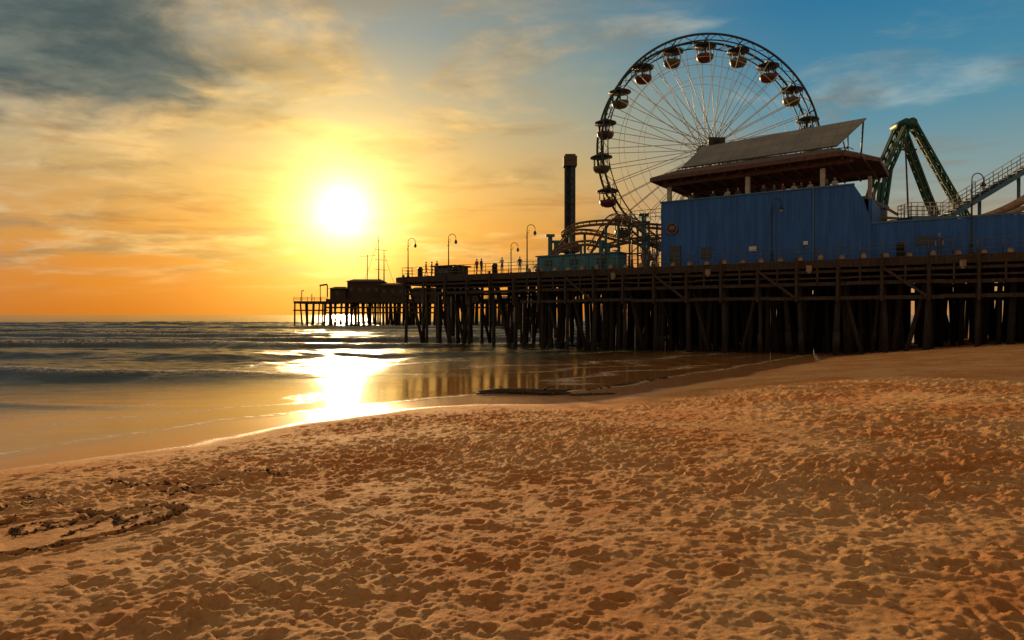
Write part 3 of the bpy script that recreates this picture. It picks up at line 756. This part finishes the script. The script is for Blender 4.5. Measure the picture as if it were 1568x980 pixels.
# ------------------------------------------------------------------ people
def person_mesh(pose,shirt,pants,hair):
    V=[(0,0,.96),(0,.01,1.16),(0,0,1.36),(0,0,1.47),(0,-.005,1.54)];R_=[(.135,.10),(.125,.09),(.16,.105),(.055,.055),(.05,.05)]
    E=[(0,1),(1,2),(2,3),(3,4)]
    for sx in(-1,1):
        b0=len(V)
        if pose==0: arm=[(.18,0,1.41),(.235,.03,1.13),(.245,-.04,.89),(.245,-.06,.82)]
        elif pose==1: arm=[(.18,0,1.41),(.23,-.10,1.16),(.13,-.33,1.12),(.11,-.40,1.12)]
        else: arm=[(.18,0,1.41),(.24,-.03*sx,1.14),(.24,-.20*sx-.05,.93),(.24,-.24*sx-.06,.87)]
        V+=[(sx*a_,b_,c_) for a_,b_,c_ in arm];R_+=[(.058,.058),(.042,.042),(.028,.028),(.034,.018)]
        E+=[(2,b0),(b0,b0+1),(b0+1,b0+2),(b0+2,b0+3)]
        hp=Vector(V[b0+3]);dr=(hp-Vector(V[b0+2])).normalized()
        for fi,(off,ln_) in enumerate(((-.03,.07),(-.01,.08),(.01,.075),(.03,.06))):
            q=len(V);pp=hp+Vector((0,off,0)) if pose!=1 else hp+Vector((off,0,0))
            V.append(tuple(pp+dr*ln_*.5));V.append(tuple(pp+dr*ln_+Vector((-sx*.012,0,-.004))));R_+=[(.009,.009),(.008,.008)];E+=[(b0+3,q),(q,q+1)]
        q=len(V);V.append(tuple(hp+Vector((-sx*.01,-.045,.01))+dr*.01));R_.append((.010,.010));E.append((b0+3,q))
        b1=len(V);st_=.16*sx if pose==2 else 0
        V+=[(sx*.09,0,.88),(sx*.105,-.03-st_*.7,.50),(sx*.11,.03-st_*1.2,.09),(sx*.125,-.13-st_*1.2,.045)];R_+=[(.09,.09),(.06,.06),(.042,.042),(.038,.03)]
        E+=[(0,b1),(b1,b1+1),(b1+1,b1+2),(b1+2,b1+3)]
    me=bpy.data.meshes.new('tmp');me.from_pydata(V,E,[]);o=bpy.data.objects.new('tmp',me);COL.objects.link(o)
    o.modifiers.new('s','SKIN');sv=me.skin_vertices[0].data
    for i,r in enumerate(R_): sv[i].radius=r
    sv[0].use_root=True
    sb=o.modifiers.new('u','SUBSURF');sb.levels=1;sb.render_levels=1
    dg=bpy.context.evaluated_depsgraph_get();ev=o.evaluated_get(dg);m2=bpy.data.meshes.new_from_object(ev)
    bpy.data.objects.remove(o)
    k=MB();vs=[tuple(v.co) for v in m2.vertices];k.add(vs,[tuple(p_.vertices) for p_ in m2.polygons],True)
    MI=[]
    for p_ in m2.polygons:
        c_=p_.center
        if abs(c_.x)>.20 or c_.y<-.17 and c_.z>.6: mi=1 if c_.z>1.12 and pose!=1 else (0 if c_.z<1.12 or c_.y<-.25 else 1)
        else: mi=0 if c_.z>1.46 else (1 if c_.z>.93 else (2 if c_.z>.09 else 3))
        MI.append(mi)
    hv=[];hf=[];ns_,nr=16,10
    for i in range(nr+1):
        ph=math.pi*i/nr
        for j in range(ns_):
            th=2*math.pi*j/ns_;sx_=math.sin(ph)*math.sin(th);sy=-math.sin(ph)*math.cos(th);sz=math.cos(ph)
            xx=.076*sx_*(1 if sz>-.2 else 1+.35*(sz+.2));yy=.096*sy;zz2=.118*sz
            if abs(sx_)<.2 and sy<-.7 and -.45<sz<.05: yy-=.018
            if abs(sx_)>.9 and abs(sz)<.3: xx*=1.12
            hv.append((xx,yy,1.63+zz2))
    for i in range(nr):
        for j in range(ns_):
            j2=(j+1)%ns_;hf.append((i*ns_+j,(i+1)*ns_+j,(i+1)*ns_+j2,i*ns_+j2))
    k.add(hv,hf,True)
    for f in hf:
        cy=sum(hv[i_][1] for i_ in f)/4;cz=sum(hv[i_][2] for i_ in f)/4
        MI.append(4 if cz>1.685 or (cy>.01 and cz>1.58) else 0)
    out=bpy.data.meshes.new('person');out.from_pydata(k.v,[],k.f)
    for mt in(M_skin,shirt,pants,M_shoe,hair): out.materials.append(mt)
    out.polygons.foreach_set('material_index',MI);out.polygons.foreach_set('use_smooth',[True]*len(k.f));out.update();return out
M_skin=simple('skin',(.42,.24,.16),.55,var=.08,bump=0);M_shoe=simple('shoe_leather',(.03,.025,.02),.5)
M_hair=simple('dark_hair',(.03,.02,.015),.6);M_sh1=simple('shirt_white',(.40,.37,.33),.8,var=.1);M_sh2=simple('shirt_dark',(.05,.05,.07),.8);M_sh3=simple('shirt_red',(.22,.05,.04),.8);M_pn=simple('denim',(.04,.06,.11),.8)
PM=[person_mesh(0,M_sh2,M_pn,M_hair),person_mesh(1,M_sh1,M_pn,M_hair),person_mesh(2,M_sh3,M_shoe,M_hair),person_mesh(1,M_sh2,M_shoe,M_hair)]
def person(loc,rz,i,sc=1.0):
    o=bpy.data.objects.new('person',PM[i%4]);COL.objects.link(o);o.location=loc;o.rotation_euler=(0,0,rz);o.scale=(sc,)*3
for s0,i in((12.4,1),(13.0,3),(14.3,1),(15.0,0),(15.6,1),(16.5,2),(17.2,3),(18.1,0),(20.3,3),(21.2,1),(22.6,0),(24.4,3)):
    person(L(s0,random.uniform(2.7,3.1) if i!=1 and i!=3 else 2.75,12.854),math.radians(-33.7)+random.uniform(-.4,.4),i,random.uniform(.97,1.05))
person(L(5.0,1.2,DK+.004),math.radians(-33.7),0)
for s0,d0,i,rz in((28.1,1.2,0,.6),(28.8,1.5,2,2),(27.6,1.3,1,-.5),(32.5,.7,3,-.6),(44.5,.8,1,-.6),(47.3,.9,0,1),(48,1.0,2,2.5),(53.5,.8,3,-.6),(54.6,1.2,0,1.5),(55.3,1.0,2,2),(42.5,1.2,0,.4)):
    person(L(s0,d0,DK+.004),rz,i)
def bin_(s0,d0):
    e=empty('trash_bin',L(s0,d0,DK));k=MB();k.lathe(L(s0,d0,DK),[(.28,0),(.3,.05),(.3,.85),(.33,.88),(.33,.94),(.2,1.1),(.08,1.15)],12);k.obj('barrel',M_dark,e)
for s0 in(45.6,51.0,56.2,7.5): bin_(s0,1.0)
e=empty('bait_kiosk',L(55,5,DK));k=MB();wallquad(k,56.6,53.4,4,6.5,F,9.0);k.obj('walls',M_wood,e);k=MB();k.beam(L(56.9,5.2,9.1),L(53.1,5.2,9.1),3.1,.14);k.obj('roof',M_roof,e);k=MB();k.beam(L(56.1,3.97,8.5),L(54,3.97,8.5),.05,.6);k.obj('window',M_glass,e)
# ------------------------------------------------------------------ seaweed, driftwood, turned-over sand
M_kelp=simple('kelp',(.04,.022,.009),.6,var=.5)
M_log=simple('driftwood',(.07,.038,.018),.8,var=.5,bump=.6)
k=MB()
def strand(cx,cy,ln_,r,rz,lift=0.0):
    P=[];a_=rz
    for i in range(7):
        z_=float(sandz(np.array(cx),np.array(cy)));P.append((cx,cy,max(z_,-.0)+r*.7+lift+rng.uniform(0,.04)));a_+=rng.uniform(-.7,.7);cx+=math.cos(a_)*ln_/7;cy+=math.sin(a_)*ln_/7
    k.tube(P,[r*.6,r,r*1.1,r,r*.9,r*.7,r*.3],5)
for i in range(330):
    f=rng.rand(); cx=-1.5+f*3.6; cy=28.4+.35*math.sin(f*6)+rng.normal(0,.12)
    strand(cx,cy,rng.uniform(.2,.7),rng.uniform(.015,.04),rng.uniform(0,3.14)*.25,rng.uniform(0,.10)*math.sin(math.pi*f))
for i in range(46):
    f=rng.rand(); strand(2.3+f*1.6,27.6+rng.normal(0,.10),rng.uniform(.2,.5),rng.uniform(.012,.03),rng.uniform(-.3,.3))
for i in range(60):
    f=rng.rand(); strand(3.2+f*5,29.6+f*6.4+rng.normal(0,.2),rng.uniform(.1,.45),rng.uniform(.01,.03),rng.uniform(0,1.4))
k.obj('kelp_wrack',M_kelp)
k=MB(); zl=.10
k.tube([(-1.4,28.6,zl-.03),(-.6,28.65,zl+.03),(.3,28.5,zl+.04),(1.2,28.35,zl+.03),(2.0,28.3,zl+.04),(2.5,28.15,zl+.12)],[.05,.085,.10,.095,.07,.03],10)
k.tube([(1.2,28.35,zl+.03),(1.5,28.15,zl+.22),(1.75,28.0,zl+.27)],[.045,.03,.012],7); k.tube([(-.3,28.6,zl+.03),(-.55,28.8,zl+.2)],[.04,.018],7)
k.obj('driftwood_log',M_log)
M_clod=simple('damp_sand_clod',(.05,.025,.012),.9,var=.4)
k=MB()
ar=np.array(CL); zc_=sandf(ar[:,0][None,:],ar[:,1][None,:])[0][0]
for (cx,cy,r),z_ in zip(CL,zc_):
    ax=rng.uniform(.8,1.6)
    vs=[(cx+r*ax,cy,z_),(cx,cy+r,z_),(cx-r*ax,cy,z_),(cx,cy-r,z_),(cx+rng.uniform(-.3,.3)*r,cy,z_+r*.9),(cx,cy,z_-r)]
    k.add(vs,[(0,1,4),(1,2,4),(2,3,4),(3,0,4),(1,0,5),(2,1,5),(3,2,5),(0,3,5)],True)
k.obj('heart_sand_drawing',M_clod)
# ------------------------------------------------------------------ camera
cd=bpy.data.cameras.new('camera');cd.lens=24;cd.sensor_width=36;cd.clip_start=.1;cd.clip_end=20000
co=bpy.data.objects.new('camera',cd);COL.objects.link(co);co.location=(0,0,EYE);co.rotation_euler=(math.radians(90-.44),0,0)
scn.camera=co
